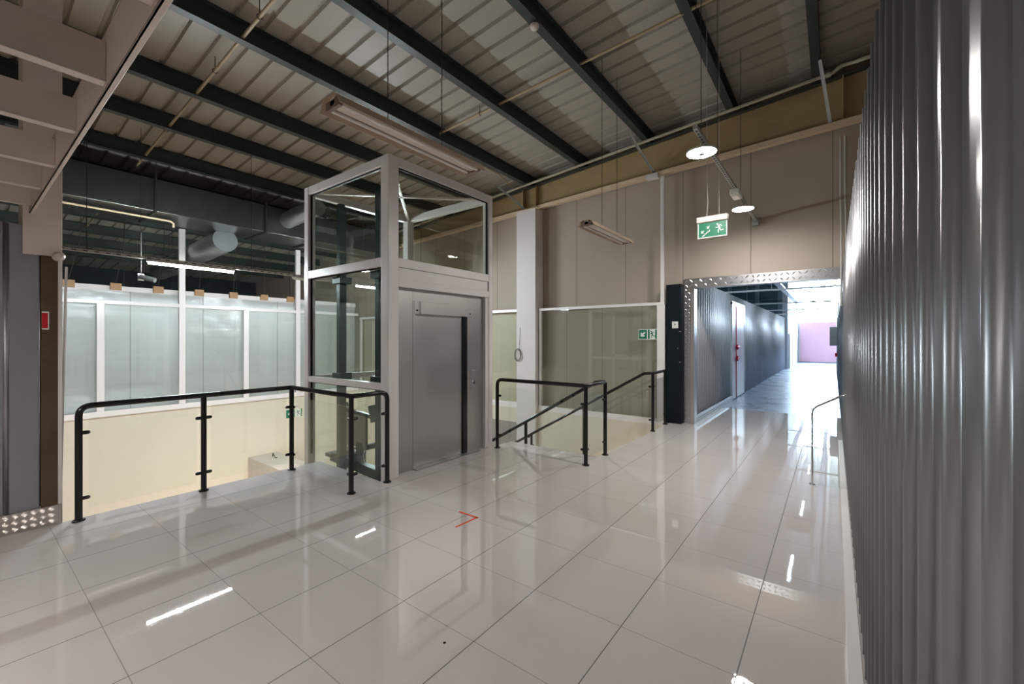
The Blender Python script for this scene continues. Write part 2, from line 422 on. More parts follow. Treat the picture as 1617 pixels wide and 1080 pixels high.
# left-hand corrugated wall with kick plate
struct(corrugated(-6, 0.478, -5.60, 0.016, 0.17, 2.65, 0.205, 0.012, 0.012, -1, 0.06).obj('wall_left_units', 'corr3'), 'grey corrugated wall of storage units at the stairwell end')
struct(box('wall_left_core', (-5.90, -6, 0), (-5.63, 0.478, 2.62), 'blackflat'))
struct(studs(MB().box((-5.60, -6, 0.0), (-5.562, 0.605, 0.172)), (-5.562, -1.5, 0.01), (0, 1, 0), (0, 0, 1), (1, 0, 0), 2.10, 0.16, 0.053, 0.040, 0.0055, 0.003, 4, False).obj('baseboard_left', 'tread'), 'tread plate kick strip under the grey corrugated wall')
struct(box('trim_1', (-5.90, 0.482, 0.172), (-5.575, 0.585, 2.40), 'rust'), 'brown board beside the grey corrugated wall')
struct(box('trim_2', (-5.90, 0.585, 0.0), (-5.572, 0.612, 2.40), 'white2'), 'pale plaster edge of the brown board')
struct(MB().bar((-5.60, 0.602, 0.15), (-5.60, 0.640, 2.32), 0.016, 0.03, (1, 0, 0)).obj('trim_3', 'white2', None, 0.002), 'thin leaning white corner profile')

# roof
ys = []; y = -8.0
while y < 37.3:
    ys += [(y, 0), (y + 0.245, 0), (y + 0.262, 0.04), (y + 0.298, 0.04), (y + 0.315, 0)]; y += 0.3165
rv = []; rf = []
for yy, dz in ys:
    for x in (-22.1, 4.3): rv.append((x, yy, roof_z(x) + dz)); rv.append((x, yy, roof_z(x) + dz + 0.03))
for i in range(len(ys) - 1):
    a, b = 4 * i, 4 * (i + 1)
    rf += [(a, b, b + 2, a + 2), (a + 1, a + 3, b + 3, b + 1), (a + 2, b + 2, b + 3, a + 3), (a, a + 1, b + 1, b)]
struct(MB().add(rv, rf).obj('ceiling', 'roof'), 'sloping roof of pale corrugated sheets')

# ------------------------------------------------------------------ roof steel
PX = [-0.22, -1.466, -2.987, -4.48, -5.91, -7.53, -8.82, -10.25, -11.75, -13.2, -14.7, -16.2, -17.7, -19.2]
ORD = ['first', 'second', 'third', 'fourth', 'fifth', 'sixth', 'seventh', 'eighth', 'ninth', 'tenth', 'eleventh', 'twelfth', 'thirteenth', 'fourteenth']
for k, x in enumerate(PX):
    zb = 5.85 + 0.08 * x; ht = 0.25; m = MB()
    m.prism([(x - 0.06, zb), (x + 0.06, zb), (x + 0.06, zb + 0.014), (x + 0.008, zb + 0.014), (x + 0.008, zb + ht - 0.014), (x + 0.06, zb + ht - 0.014), (x + 0.06, zb + ht), (x - 0.06, zb + ht), (x - 0.06, zb + ht - 0.014), (x - 0.008, zb + ht - 0.014), (x - 0.008, zb + 0.014), (x - 0.06, zb + 0.014)], 'y', -8, 37)
    tag(m.obj('roof_purlin', 'green'), 'dark green steel roof purlin, %s of the row counted from the corrugated wall' % ORD[k], 'beam', 'roof purlins')
tag(MB().box((-0.16, 6.0, 5.84), (4.1, 6.12, 6.05)).obj('trimmer_beam', 'green'), 'short dark green cross beam meeting the first roof purlin', 'beam')

# portal rafter on the white column
rb = lambda x: 5.10 + 0.045 * x
rt = lambda x: 5.82 + 0.08 * x
raf = thing('rafter', (-6.0, 8.5, 4.8), 'big ochre steel rafter running above the beige back wall', 'beam')
def sloped(y0, y1, f0, f1, x0=-13.2, x1=4.1):
    return MB().prism([(x0, f0(x0)), (x1, f0(x1)), (x1, f1(x1)), (x0, f1(x0))], 'y', y0, y1)
sloped(8.60, 8.62, rb, rt).obj('web', 'ochre', raf)
o = sloped(8.50, 8.72, lambda x: rb(x) - 0.018, rb).obj('bottom_flange', 'flange', raf); o['label'] = 'bottom flange of the rafter, its pale tan including the light on it'  # paler than the web: light on the flange put into its colour
MB().prism([(-13.2, rb(-13.2) - 0.06), (4.1, rb(4.1) - 0.06), (4.1, rb(4.1) + 0.02), (-13.2, rb(-13.2) + 0.02)], 'y', 8.49, 8.50).obj('flange_edge', 'flange', raf)
o = sloped(8.50, 8.72, rt, lambda x: rt(x) + 0.018).obj('top_flange', 'green', raf)
for x in (-6.1, -5.72, 0.12):
    MB().prism([(8.50, rb(x)), (8.60, rb(x)), (8.60, rt(x)), (8.50, rt(x))], 'x', x - 0.007, x + 0.007).obj('stiffener', 'ochre', raf)
for n_, (x, xr) in enumerate(((-6.35, -6.05), (-3.10, -2.88), (-0.18, -0.06))):
    m = MB(); m.bar((x, 7.75, 5.80 + 0.08 * x), (xr, 8.52, rb(xr) + 0.02), 0.05, 0.008, (1, 0, 0)); m.bar((x + .02, 7.75, 5.80 + 0.08 * x), (xr + .02, 8.52, rb(xr) + 0.02), 0.008, 0.04, (1, 0, 0))
    tag(m.obj('fly_brace', 'galv'), ['slanting steel brace just above the white column head', 'slanting steel brace above the white conduit box', 'slanting steel brace next to the top of the corrugated wall'][n_], 'brace', 'braces between purlins and rafter')
# wall-head pipe
zp = lambda x: 5.80 + 0.08 * x
m = MB(); m.tube([(-13, 8.28, zp(-13)), (-0.02, 8.28, zp(0)), (0.10, 8.28, zp(0) + 0.07), (0.28, 8.28, zp(0) + 0.07), (4, 8.28, zp(4) + 0.0)], 0.028, 10)
wp = tag(m.obj('sprinkler_pipe', 'pipe_wall'), 'long pale pipe running along the head of the beige wall', 'pipe')
m = MB(); m.tube([(-0.10, 8.28, zp(-0.1)), (-0.04, 8.28, zp(-0.04))], 0.042, 12); m.obj('coupling', 'pipe_wall', wp)
# two branch pipes with hooks
def hung_pipe(name, y, x0, x1, f, label, hooks, tail=None):
    t = thing(name, ((x0 + x1) / 2, y, f((x0 + x1) / 2)), label, 'pipe', 'tan sprinkler pipes below the roof')
    MB().tube([(x0, y, f(x0)), (x1, y, f(x1))], 0.021, 10).obj('pipe_run', 'pipe', t)
    for x in hooks:
        h = MB(); z = f(x); h.tube([(x, y, z + 0.03), (x, y, roof_z(x))], 0.006, 6)
        h.tube([(x, y + 0.03 * math.cos(a), z + 0.03 * math.sin(a)) for a in [i * math.pi / 6 for i in range(13)]], 0.005, 6, False)
        h.obj('hanger', 'wire', t)
    return t
hung_pipe('sprinkler_pipe', 2.20, -16.0, 3.5, lambda x: 1.66 + 4.2 + 0.074 * x, 'tan sprinkler pipe crossing the roof above the stairwell railing', (-5.4, -6.8, -9.0, -11.5))
p2 = hung_pipe('sprinkler_pipe', 5.55, -6.24, 3.5, lambda x: 1.66 + 4.17 + 0.0515 * x, 'tan sprinkler pipe ending over the unlit batten by the lift', (-4.9, -3.05, -1.35))
MB().tube([(-6.24, 5.55, 5.51), (-6.24, 5.62, 5.53), (-6.24, 7.7, 5.52), (-6.24, 8.25, 5.36)], 0.017, 8).obj('branch', 'pipe', p2)

# ------------------------------------------------------------------ white column on the back wall
col = thing('wall_column', (-5.95, 8.6, -3.3), 'white square column under the rafter end', 'column')
box('shaft', (-6.26, 8.46, -3.3), (-5.70, 8.79, 4.80), 'white2', col, 0.004)
box('head_plate', (-6.30, 8.44, 4.80), (-5.64, 8.79, 4.815), 'flange', col)
cc = MB()
for r_, ph in ((0.125, 0), (0.11, .5), (0.095, 1.1), (0.12, 2.0)):
    cc.tube([(-6.20 + r_ * 0.8 * math.cos(a + ph), 8.43 + 0.006 * math.sin(3 * a), 1.27 + r_ * 1.25 * math.sin(a + ph)) for a in [i * math.pi / 12 for i in range(25)]], 0.004, 6, False)
cc.tube([(-6.17, 8.44, 1.40), (-6.15, 8.44, 1.6), (-6.14, 8.445, 1.95)], 0.005, 6)
tag(cc.obj('cable_coil', 'wire'), 'coil of thin cable hanging on the white column', 'cable')

# ------------------------------------------------------------------ back glazed partition
def partition(name, label, loc): return thing(name, loc, label, 'partition', 'white framed glass partitions')
pt = partition('glazed_partition', 'white framed glass partition beside the dark cabinet', (-4.2, 8.6, 0))
Y0, Y1 = 8.56, 8.62
for (a, b) in (((-5.66, Y0, 0.0), (-5.60, Y1, 2.40)), ((-2.83, Y0, -0.02), (-2.68, Y1, 2.40))): frame_member('stile', pt, a, b)
frame_member('top_rail', pt, (-5.66, Y0 - 0.005, 2.34), (-2.68, Y1, 2.40)); frame_member('bottom_rail', pt, (-5.69, Y0 - 0.005, -0.06), (-2.68, Y1, 0.06))
box('pane', (-5.60, 8.58, 0.06), (-2.83, 8.588, 2.34), 'glassD', pt)
struct(box('wall_back_panel', (-5.69, 8.74, -0.06), (-2.68, 8.79, 2.36), 'beige2'), 'beige boarding behind the back glass')
pt2 = partition('glazed_partition', 'narrow white framed glass partition between the lift and the white column', (-9, 8.6, 0))
for a, b in (((-13.1, Y0, 2.34), (-6.26, Y1, 2.41)), ((-13.1, Y0, -0.06), (-6.26, Y1, 0.08))): frame_member('rail', pt2, a, b)
for x in (-13.05, -11.3, -9.5, -7.9): frame_member('mullion', pt2, (x - 0.04, Y0 + .004, 0.08), (x + 0.04, Y1 - .004, 2.34))
box('pane', (-13.1, 8.58, 0.08), (-6.26, 8.588, 2.34), 'glassD', pt2)
struct(box('wall_back_panel', (-13.1, 8.74, -0.06), (-6.26, 8.79, 2.36), 'cream'), 'pale boarding behind the narrow back glass')
struct(box('wall_lower_grey', (-9.6, 8.53, -3.3), (-6.26, 8.56, -0.42), 'greyp'), 'grey lower part of the stairwell wall')  # plain grey panel laid over the cream wall
# conduit + box on the wall
cd = thing('conduit', (-2.72, 8.5, 0), 'white vertical conduit rising from the glass partition to the rafter', 'conduit')
MB().box((-2.76, 8.56, 2.40), (-2.69, 8.60, 4.93)).obj('duct_cover', 'white', cd, 0.003)
box('junction_box', (-3.02, 8.46, 4.88), (-2.78, 8.60, 4.97), 'white2', cd, 0.006)
m = MB()
for x in (0.10, 0.16): m.tube([(x, 8.74, 2.2), (x, 8.74, 3.6), (x - 0.01, 8.74, 4.0), (x - 0.01, 8.74, 4.95)], 0.014, 8)
tag(m.obj('cable_pair', 'palewire'), 'pair of grey cables dropping beside the top of the corrugated wall', 'cable')

# dark cabinet beside the opening
cb = thing('electrical_cabinet', (-2.47, 8.68, 0), 'tall black cabinet with a white sticker beside the corridor opening', 'cabinet')
box('body', (-2.66, 8.60, 0), (-2.37, 8.785, 2.74), 'cabinet', cb, 0.004)
box('door', (-2.64, 8.575, 0.02), (-2.375, 8.60, 2.72), 'cabinet', cb, 0.003)
lb = box('sticker', (-2.535, 8.571, 1.875), (-2.42, 8.575, 2.005), 'signwhite', cb); lb['label'] = 'small white sticker with grey print'
m = MB(); m.box((-2.52, 8.5695, 1.98), (-2.485, 8.571, 1.99)); m.box((-2.50, 8.5695, 1.93), (-2.46, 8.571, 1.96)); m.box((-2.52, 8.5695, 1.89), (-2.44, 8.571, 1.897)); m.obj('print', 'tank', lb)
for z in (1.80, 1.20):
    box('hinge', (-2.395, 8.558, z), (-2.366, 8.575, z + 0.02), 'chrome', cb, 0.003)
MB().tube([(-2.42, 8.575, 1.48), (-2.42, 8.555, 1.48)], 0.012, 12).obj('lock', 'chrome', cb)
box('side_panel', (-2.72, 8.66, 0), (-2.662, 8.785, 2.35), 'cabinet', cb)

# opening surround in tread plate
tr = MB()
tr.box((-2.365, 8.765, 0), (-2.235, 8.80, 2.665)); tr.box((-2.365, 8.765, 2.665), (0.118, 8.80, 2.845))
studs(tr, (-2.362, 8.765, 0.0), (1, 0, 0), (0, 0, 1), (0, -1, 0), 0.13, 2.665, 0.065, 0.058, 0.024, 0.009)
studs(tr, (-2.362, 8.765, 2.668), (1, 0, 0), (0, 0, 1), (0, -1, 0), 2.47, 0.178, 0.0885, 0.078, 0.030, 0.011)
struct(tr.obj('trim_4', 'treadJ'), 'tread plate surround of the corridor opening')
struct(MB().box((-2.235, 8.755, 0), (-2.165, 8.95, 2.665)).box((-2.235, 8.755, 2.655), (0.118, 8.95, 2.668)).obj('trim_5', 'alu', None, 0.002), 'plain aluminium reveal of the corridor opening')

# ------------------------------------------------------------------ corridor
struct(box('wall_corridor_end', (-2.35, 28.4, 0), (-2.05, 37.1, 5.9), 'wcorr'), 'white wall at the far end of the corridor')
tw = struct(box('wall_far', (-22, 28.4, 0), (-2.35, 28.6, 5.9), 'teal'), 'dark teal wall seen above the corridor partition')
wr = MB()
for x in (-2.42, -3.55, -5.0, -7.0, -9.4): wr.box((x - 0.11, 28.33, 2.2), (x + 0.11, 28.4, 5.8))
for z in (3.2, 3.9, 4.6): wr.box((-12, 28.36, z), (-2.35, 28.4, z + 0.05))
struct(wr.obj('trim_6', 'teal2'), 'lighter posts on the teal wall')
struct(box('wall_far_end', (-2.05, 37.0, 0), (4.2, 37.15, 2.85), 'wcorr'))
dr = struct(box('door_1', (-1.95, 36.93, 0.05), (4.0, 37.0, 2.84), 'pink'), 'big pink sliding door at the corridor end')
m = MB()
for z in (0.7, 1.4, 2.1): m.box((-1.95, 36.915, z), (4.0, 36.93, z + 0.02))
m.obj('seam', 'pink', dr)
struct(box('window_1', (-2.05, 36.98, 2.9), (4.0, 37.05, 6.1), 'sky_on'), 'bright daylit window above the pink door')
m = MB()
for x in (-1.2, -0.2, 0.8, 2.0): m.box((x - 0.02, 36.94, 2.9), (x + 0.02, 36.98, 6.1))
for z in (3.5, 4.3): m.box((-2.05, 36.94, z), (4.0, 36.98, z + 0.03))
m.obj('window_bar', 'wcorr', bpy.data.objects['window_1'])
struct(MB().box((-2.03, 28.6, 0), (-1.98, 28.75, 1.95)).box((-1.99, 36.2, 0), (-1.93, 36.5, 2.0)).obj('trim_7', 'tank'), 'grey posts near the corridor end')
# white door in the corridor wall
cdoor = struct(box('door_2', (-2.205, 12.74, 0.03), (-2.175, 14.62, 2.60), 'whitedoor', None, 0.004), 'white metal door in the corrugated corridor wall')
struct(MB().box((-2.215, 12.66, 0), (-2.165, 12.74, 2.66)).box((-2.215, 14.62, 0), (-2.165, 14.68, 2.66)).box((-2.215, 12.66, 2.60), (-2.165, 14.68, 2.68)).obj('trim_8', 'whitedoor'), 'white frame of the corridor door')
o = box('bolt_rail', (-2.175, 13.27, 0.03), (-2.16, 13.31, 2.58), 'redhandle', cdoor); o['label'] = 'red vertical bolt rail'
for z in (1.10, 1.42):
    o = MB().box((-2.16, 13.12, z), (-2.11, 13.46, z + 0.045)).box((-2.16, 13.25, z - 0.05), (-2.12, 13.33, z + 0.09)).obj('handle', 'redhandle', cdoor, 0.006); o['label'] = 'red door handle'
# bolts and grey box on the right wall inside the corridor
t = thing('door_bolt', (0.10, 14.0, 1.3), 'steel bolt with padlock on the corrugated wall inside the corridor', 'bolt')
MB().tube([(0.07, 13.7, 1.33), (0.07, 14.3, 1.33)], 0.018, 8).obj('bar', 'chrome', t)
box('padlock', (0.03, 13.95, 1.20), (0.08, 14.05, 1.30), 'redhandle', t, 0.01)
o = tag(box('meter_box', (-0.10, 17.0, 1.45), (0.11, 17.25, 2.05), 'galv', None, 0.01), 'grey box mounted on the corrugated wall inside the corridor', 'box')
# suspended white rails across the corridor, carrying nothing
for k, (y, x0) in enumerate(((13.0, -5.6), (18.0, -6.0), (22.3, -6.2), (26.0, -6.4))):
    t = thing('suspended_rail', (-2, y, 2.9), 'white suspended rail crossing above the corridor, %s from the opening' % ORD[k], 'rail', 'suspended rails over the corridor')
    MB().box((x0, y - 0.02, 2.93), (3.9, y + 0.02, 2.975)).obj('rail', 'wcorr', t)
    rods('rod', [((x, y, 2.975), (x, y, roof_z(x))) for x in (x0 + 0.3, -3.2, -1.3, 1.0)], 0.006, 'palewire', t)
for k, (x, z) in enumerate(((-1.55, 3.55), (-0.35, 3.85))):
    tag(MB().box((x - 0.09, 9.4, z), (x + 0.09, 36.5, z + 0.02)).box((x - 0.09, 9.4, z), (x - 0.08, 36.5, z + 0.06)).box((x + 0.08, 9.4, z), (x + 0.09, 36.5, z + 0.06)).obj('cable_tray', 'alu'), ['cable tray running along the corridor nearer its partition', 'cable tray running along the corridor nearer the corrugated wall'][k], 'tray', 'cable trays in the corridor')
fan = thing('fan_unit', (-0.9, 17, 4.5), 'pale box shaped fan unit hanging above the corridor', 'fan')
box('casing', (-1.35, 16.6, 4.05), (-0.45, 17.3, 4.55), 'wcorr', fan, 0.01)
m = MB(); m.tube([(-1.0, 16.6, 4.3), (-1.0, 16.5, 4.3)], 0.18, 20); m.obj('outlet', 'galv', fan)
rods('rod', [((x, 16.95, 4.55), (x, 16.95, roof_z(x))) for x in (-1.3, -0.5)], 0.008, 'palewire', fan)
for k, y in enumerate((11.2, 15.5, 20.0, 25.0, 31.0)):  # battens added to brighten the corridor
    t = thing('corridor_fill_batten', (-0.75, y, 3.4), 'added fill batten hanging over the corridor, %s past the opening' % ORD[k], 'lamp', 'added fill battens over the corridor')
    box('housing', (-0.80, y - 0.65, 3.42), (-0.70, y + 0.65, 3.47), 'wcorr', t)
    MB().tube([(-0.75, y - 0.6, 3.40), (-0.75, y + 0.6, 3.40)], 0.02, 10).obj('tube', 'corr_on', t)
    m = MB()
    for yy in (y - 0.5, y + 0.5): m.tube([(-0.75, yy, 3.47), (-0.75, yy, roof_z(-0.75))], 0.004, 6)
    m.obj('wire', 'palewire', t)

# chrome guard with clear panel against the corrugated wall
gd = thing('guard_panel', (-0.05, 5.95, 0), 'clear panel in a bent chrome tube against the corrugated wall', 'guard')
MB().tube([(-0.195, 5.95, 0.0), (-0.195, 5.95, 0.80), (-0.185, 5.95, 0.86), (-0.15, 5.95, 0.895), (0.118, 5.95, 1.06)], 0.011, 10).obj('tube_frame', 'chrome', gd)
MB().prism([(-0.185, 0.01), (0.115, 0.01), (0.115, 1.04), (-0.15, 0.875), (-0.185, 0.85)], 'y', 5.947, 5.953).obj('clear_panel', 'glassR', gd)
MB().lathe((-0.195, 5.95, 0.0), [(0.03, 0), (0.03, 0.008), (0.014, 0.014)], 16).obj('foot', 'chrome', gd)

# ------------------------------------------------------------------ railings
def post_parts(t, x, y, top=1.04, clamps=(), z0=0.0, r=0.027, ring=True):
    p = MB().tube([(x, y, z0), (x, y, z0 + top)], r, 16).obj('post', 'black', t)
    b_ = MB().lathe((x, y, z0), [(0.047, 0), (0.047, 0.008), (0.04, 0.014), (r, 0.016)], 20).obj('base_ring', 'black', p)
    for dx, dy in clamps:
        for z in (0.20, 0.80):
            c = MB().tube([(x + dx * r * 0.8, y + dy * r * 0.8, z0 + z), (x + dx * 0.062, y + dy * 0.062, z0 + z), (x + dx * 0.075, y + dy * 0.075, z0 + z)], [0.018, 0.018, 0.011], 12)
            c.obj('glass_clamp', 'black', p)
    return p
def arc(c, p, q, n=5):
    """round corner at c between the straight points p and q (quadratic)"""
    c, p, q = Vector(c), Vector(p), Vector(q)
    return [(p * (1 - t) ** 2 + c * 2 * t * (1 - t) + q * t ** 2) for t in [i / n for i in range(n + 1)]]
def pane(t, a, b, z0=0.10, z1=0.93):
    a, b = Vector((a[0], a[1], 0)), Vector((b[0], b[1], 0)); d = (b - a).normalized()
    p, q = a + d * 0.065, b - d * 0.065
    return MB().bar((p.x, p.y, (z0 + z1) / 2), (q.x, q.y, (z0 + z1) / 2), 0.010, z1 - z0).obj('glass_panel', 'glassR', t)
ZR = 1.045; RR = 0.027
R1 = thing('stair_railing', (-5.5, 2.6, 0), 'black tubular railing with glass infill around the stairwell, left of the lift', 'railing')
A, B, Cc, D, E_ = (-5.50, 0.707), (-5.50, 1.674), (-5.50, 2.62), (-4.135, 2.60), (-4.135, 3.06)
pts = [Vector((*A, 0.9))] + arc((*A, ZR), (A[0], A[1], ZR - 0.09), (A[0], A[1] + 0.09, ZR)) + [Vector((Cc[0], Cc[1], ZR))]
MB().tube(pts, RR, 16).obj('handrail', 'black', R1)
MB().tube([(Cc[0], Cc[1] - 0.02, ZR), (Cc[0] + 0.02, Cc[1], ZR), (D[0] - 0.02, D[1], ZR), (D[0], D[1] + 0.02, ZR)] + arc((*E_, ZR), (E_[0], E_[1] - 0.09, ZR), (E_[0], E_[1], ZR - 0.09)) + [Vector((*E_, 0.9))], RR, 16).obj('handrail', 'black', R1)
post_parts(R1, *A, top=0.96, clamps=((0, 1),)); post_parts(R1, *B, clamps=((0, 1), (0, -1))); post_parts(R1, *Cc, clamps=((0, -1), (1, 0)))
post_parts(R1, *D, clamps=((-1, 0), (0, 1))); post_parts(R1, *E_, top=0.96, clamps=((0, -1),))
for a, b in ((A, B), (B, Cc), (Cc, D), (D, E_)): pane(R1, a, b)

R2 = thing('stair_railing', (-3.3, 5.05, 0), 'black tubular railing with glass infill at the stair head, right of the lift', 'railing')
S1, S2, S3 = (-4.10, 5.045), (-2.60, 5.045), (-2.61, 5.66)
MB().tube([Vector((*S1, 0.9))] + arc((*S1, ZR), (S1[0], S1[1], ZR - 0.09), (S1[0] + 0.09, S1[1], ZR)) + [Vector((S2[0] - .02, S2[1], ZR)), Vector((S2[0], S2[1] + 0.02, ZR)), Vector((S3[0], S3[1] - 0.05, ZR))] + arc((*S3, ZR), (S3[0], S3[1] - 0.05, ZR), (S3[0] - 0.05, S3[1], ZR))[1:] + [Vector((-2.76, 5.66, 1.03)), Vector((-4.60, 5.66, -0.03)), Vector((-6.3, 5.66, -1.01))], RR, 16).obj('handrail', 'black', R2)
post_parts(R2, *S1, top=0.96, clamps=((1, 0),)); post_parts(R2, *S2, clamps=((-1, 0), (0, 1))); post_parts(R2, *S3, clamps=((0, -1),))
for x in (-4.0, -5.3):
    post_parts(R2, x, 5.66, top=1.03, clamps=((1, 0),), z0=-(-2.6 - x) * 0.58 + 0.16 - 0.07)
pane(R2, S1, S2); pane(R2, S2, S3)

R3 = thing('stair_railing', (-2.62, 8.0, 0), 'black tubular railing at the stair head beside the dark cabinet', 'railing')
S4, S5 = (-2.60, 7.64), (-2.62, 8.40)
MB().tube([Vector((*S5, ZR + 0.0)), Vector((S4[0], S4[1] + 0.03, ZR)), Vector((S4[0] - 0.03, S4[1], ZR)), Vector((-2.76, 7.64, 1.03)), Vector((-5.60, 7.64, -0.61)), Vector((-6.3, 7.64, -1.01))], RR, 16).obj('handrail', 'black', R3)
post_parts(R3, *S4, clamps=((0, 1), (-1, 0))); post_parts(R3, *S5, clamps=((0, -1),))
for x in (-3.98, -5.25): post_parts(R3, x, 7.64, top=1.02, clamps=((1, 0),), z0=-(-2.6 - x) * 0.58 + 0.16 - 0.07)
pane(R3, S4, S5)
# stairs going down away from the hall
st = MB(); n = 20; run, rise = 0.29, 0.165
for i in range(11):
    x1 = -2.60 - i * run; z = -(i + 1) * rise
    st.box((x1 - run, 5.50, z - 0.25), (x1, 7.78, z))
st.box((-8.2, 5.50, -11 * rise - 0.25), (-2.60 - 11 * run, 8.50, -11 * rise - 0.02))
struct(st.obj('stairs', 'marble', None, 0.004), 'pale stone stairs going down behind the railing')
struct(MB().box((-4.19, 5.495, -3.3), (-2.60, 5.51, -0.005)).obj('wall_stair_side', 'cream'))
tag(box('lower_cabinet', (-13.19, 5.08, -3.3), (-9.9, 5.85, -1.68), 'marble', None, 0.01), 'long pale counter against the cream wall down in the stairwell', 'counter')
m = MB(); m.tube([(-12.75, 5.55, -1.68), (-12.7, 5.52, -1.60), (-12.62, 5.5, -1.56), (-12.52, 5.48, -1.60), (-12.4, 5.46, -1.64), (-12.25, 5.44, -1.60)], 0.012, 6)
tag(m.obj('loose_cable', 'wire'), 'loose dark cable lying on the pale counter in the stairwell', 'cable')

# ------------------------------------------------------------------ lift
LX, LY0, LY1, LXB, LT = -4.19, 3.12, 5.04, -6.17, 3.86
lift = thing('lift_shaft', (-5.1, 4.1, 0), 'white framed glass lift shaft with a brushed steel door', 'lift')
LB = -3.3
frame_member('corner_post', lift, (LX - 0.15, LY0, LB), (LX, LY0 + 0.15, LT), 'white', 0.006)
frame_member('corner_post', lift, (LX - 0.13, LY1 - 0.08, LB), (LX, LY1 + 0.0, LT), 'white', 0.006)
frame_member('corner_post', lift, (LXB, LY0, LB), (LXB + 0.11, LY0 + 0.11, LT), 'frameside', 0.006)
frame_member('corner_post', lift, (LXB, LY1 - 0.13, LB), (LXB + 0.13, LY1, LT), 'frameside', 0.006)
for z0, z1 in ((3.75, LT), (2.535, 2.645)):
    frame_member('rail', lift, (LX - 0.09, LY0 + 0.15, z0), (LX - 0.004, LY1 - 0.08, z1))            # door side
    frame_member('rail', lift, (LXB + 0.11, LY0 + 0.004, z0), (LX - 0.15, LY0 + 0.09, z1), 'frameside')  # railing side
    frame_member('rail', lift, (LXB + 0.13, LY1 - 0.09, z0), (LX - 0.13, LY1 - 0.004, z1), 'frameside')
    frame_member('rail', lift, (LXB + 0.004, LY0 + 0.11, z0), (LXB + 0.09, LY1 - 0.13, z1), 'frameside')
for a, b in (((LXB + 0.11, LY0 + 0.004, 1.045), (LX - 0.15, LY0 + 0.09, 1.125)), ((LXB + 0.13, LY1 - 0.09, 1.045), (LX - 0.13, LY1 - 0.004, 1.125)), ((LXB + 0.004, LY0 + 0.11, 1.045), (LXB + 0.09, LY1 - 0.13, 1.125))):
    frame_member('rail', lift, a, b, 'frameside')
frame_member('rail', lift, (LX - 0.10, LY0 + 0.15, 2.295), (LX - 0.002, LY1 - 0.08, 2.39))
frame_member('fascia_panel', lift, (LX - 0.06, LY0 + 0.155, 2.39), (LX - 0.012, LY1 - 0.10, 2.53))
MB().box((LX - 0.065, LY0 + 0.15, 2.525), (LX - 0.02, LY1 - 0.08, 2.536)).box((LX - 0.065, LY1 - 0.10, 2.385), (LX - 0.02, LY1 - 0.08, 2.535)).obj('shadow_gap', 'blackflat', lift)
frame_member('jamb', lift, (LX - 0.12, LY1 - 0.145, 0.0), (LX - 0.02, LY1 - 0.08, 2.295), 'frameside')
# glass: upper front, railing side (three lights and below the floor), far side, rear
g = []
g.append(((LX - 0.055, LY0 + 0.15, 2.645), (LX - 0.045, LY1 - 0.08, 3.75)))
for z0, z1 in ((2.645, 3.75), (1.125, 2.535), (-3.3, 1.045)):
    g.append(((LXB + 0.11, LY0 + 0.045, z0), (LX - 0.15, LY0 + 0.053, z1)))
    g.append(((LXB + 0.13, LY1 - 0.053, z0), (LX - 0.13, LY1 - 0.045, z1)))
    g.append(((LXB + 0.045, LY0 + 0.11, z0), (LXB + 0.053, LY1 - 0.13, z1)))
for a, b in g: box('pane', a, b, 'glass', lift)
# black gaskets of the upper panes
gk = MB()
for z0, z1 in ((2.645, 3.75), (1.125, 2.535), (0.0, 1.045)):
    for x in (LXB + 0.11, LX - 0.165): gk.box((x, LY0 + 0.035, z0), (x + 0.015, LY0 + 0.06, z1))
    gk.box((LXB + 0.11, LY0 + 0.035, z1 - 0.012), (LX - 0.15, LY0 + 0.06, z1))
gk.box((LX - 0.06, LY0 + 0.15, 3.738), (LX - 0.035, LY1 - 0.08, 3.75)); gk.box((LX - 0.06, LY1 - 0.095, 2.645), (LX - 0.035, LY1 - 0.08, 3.75))
gk.obj('gasket', 'blackflat', lift)
# steel front
sx = LX - 0.075
fr = MB().box((sx - 0.02, LY0 + 0.15, 0), (sx, 3.545, 2.295)).box((sx - 0.02, 3.545, 2.145), (sx, 4.555, 2.295)).box((sx - 0.02, 4.555, 0), (sx, LY1 - 0.145, 2.295)).obj('steel_surround', 'steel', lift, 0.002)
MB().box((sx - 0.016, 3.545, 0), (sx + 0.004, 3.585, 2.14)).obj('door_jamb', 'steel', lift)
box('door_leaf', (sx - 0.05, 3.585, 0.012), (sx - 0.025, 4.47, 2.0), 'steel', lift, 0.003)
box('door_jamb', (sx - 0.05, 4.47, 0), (sx - 0.002, 4.555, 2.0), 'black', lift)
hd = MB().box((sx - 0.02, 3.655, 1.985), (sx + 0.028, 4.545, 2.145)).obj('door_header', 'header', lift, 0.004); hd['label'] = 'polished steel header over the lift door'
for y0 in (3.565, 4.560):
    pl = MB().box((sx, y0, 1.985), (sx + 0.008, y0 + 0.085, 2.145)).obj('key_plate', 'steel', lift, 0.002)
    MB().tube([(sx + 0.008, y0 + 0.045, 2.03), (sx + 0.014, y0 + 0.045, 2.03)], 0.011, 12).obj('keyhole', 'blackflat', pl)
cbtn = MB().tube([(sx, 4.68, 1.02), (sx + 0.02, 4.68, 1.02)], 0.028, 16).obj('call_button', 'chrome', lift)
box('button_plate', (sx, 4.62, 0.93), (sx + 0.006, 4.74, 1.20), 'steel', lift, 0.002)
box('sill', (sx - 0.05, 3.55, 0.0), (LX + 0.004, 4.75, 0.010), 'threshold', lift)
# roof bracing
zc = 3.80
for a, b in (((LXB + 0.1, LY0 + 0.1), (LX - 0.1, LY1 - 0.08)), ((LXB + 0.1, LY1 - 0.1), (LX - 0.1, LY0 + 0.12))):
    MB().bar((*a, zc), (*b, zc), 0.045, 0.03).obj('roof_brace', 'lamp_body', lift)
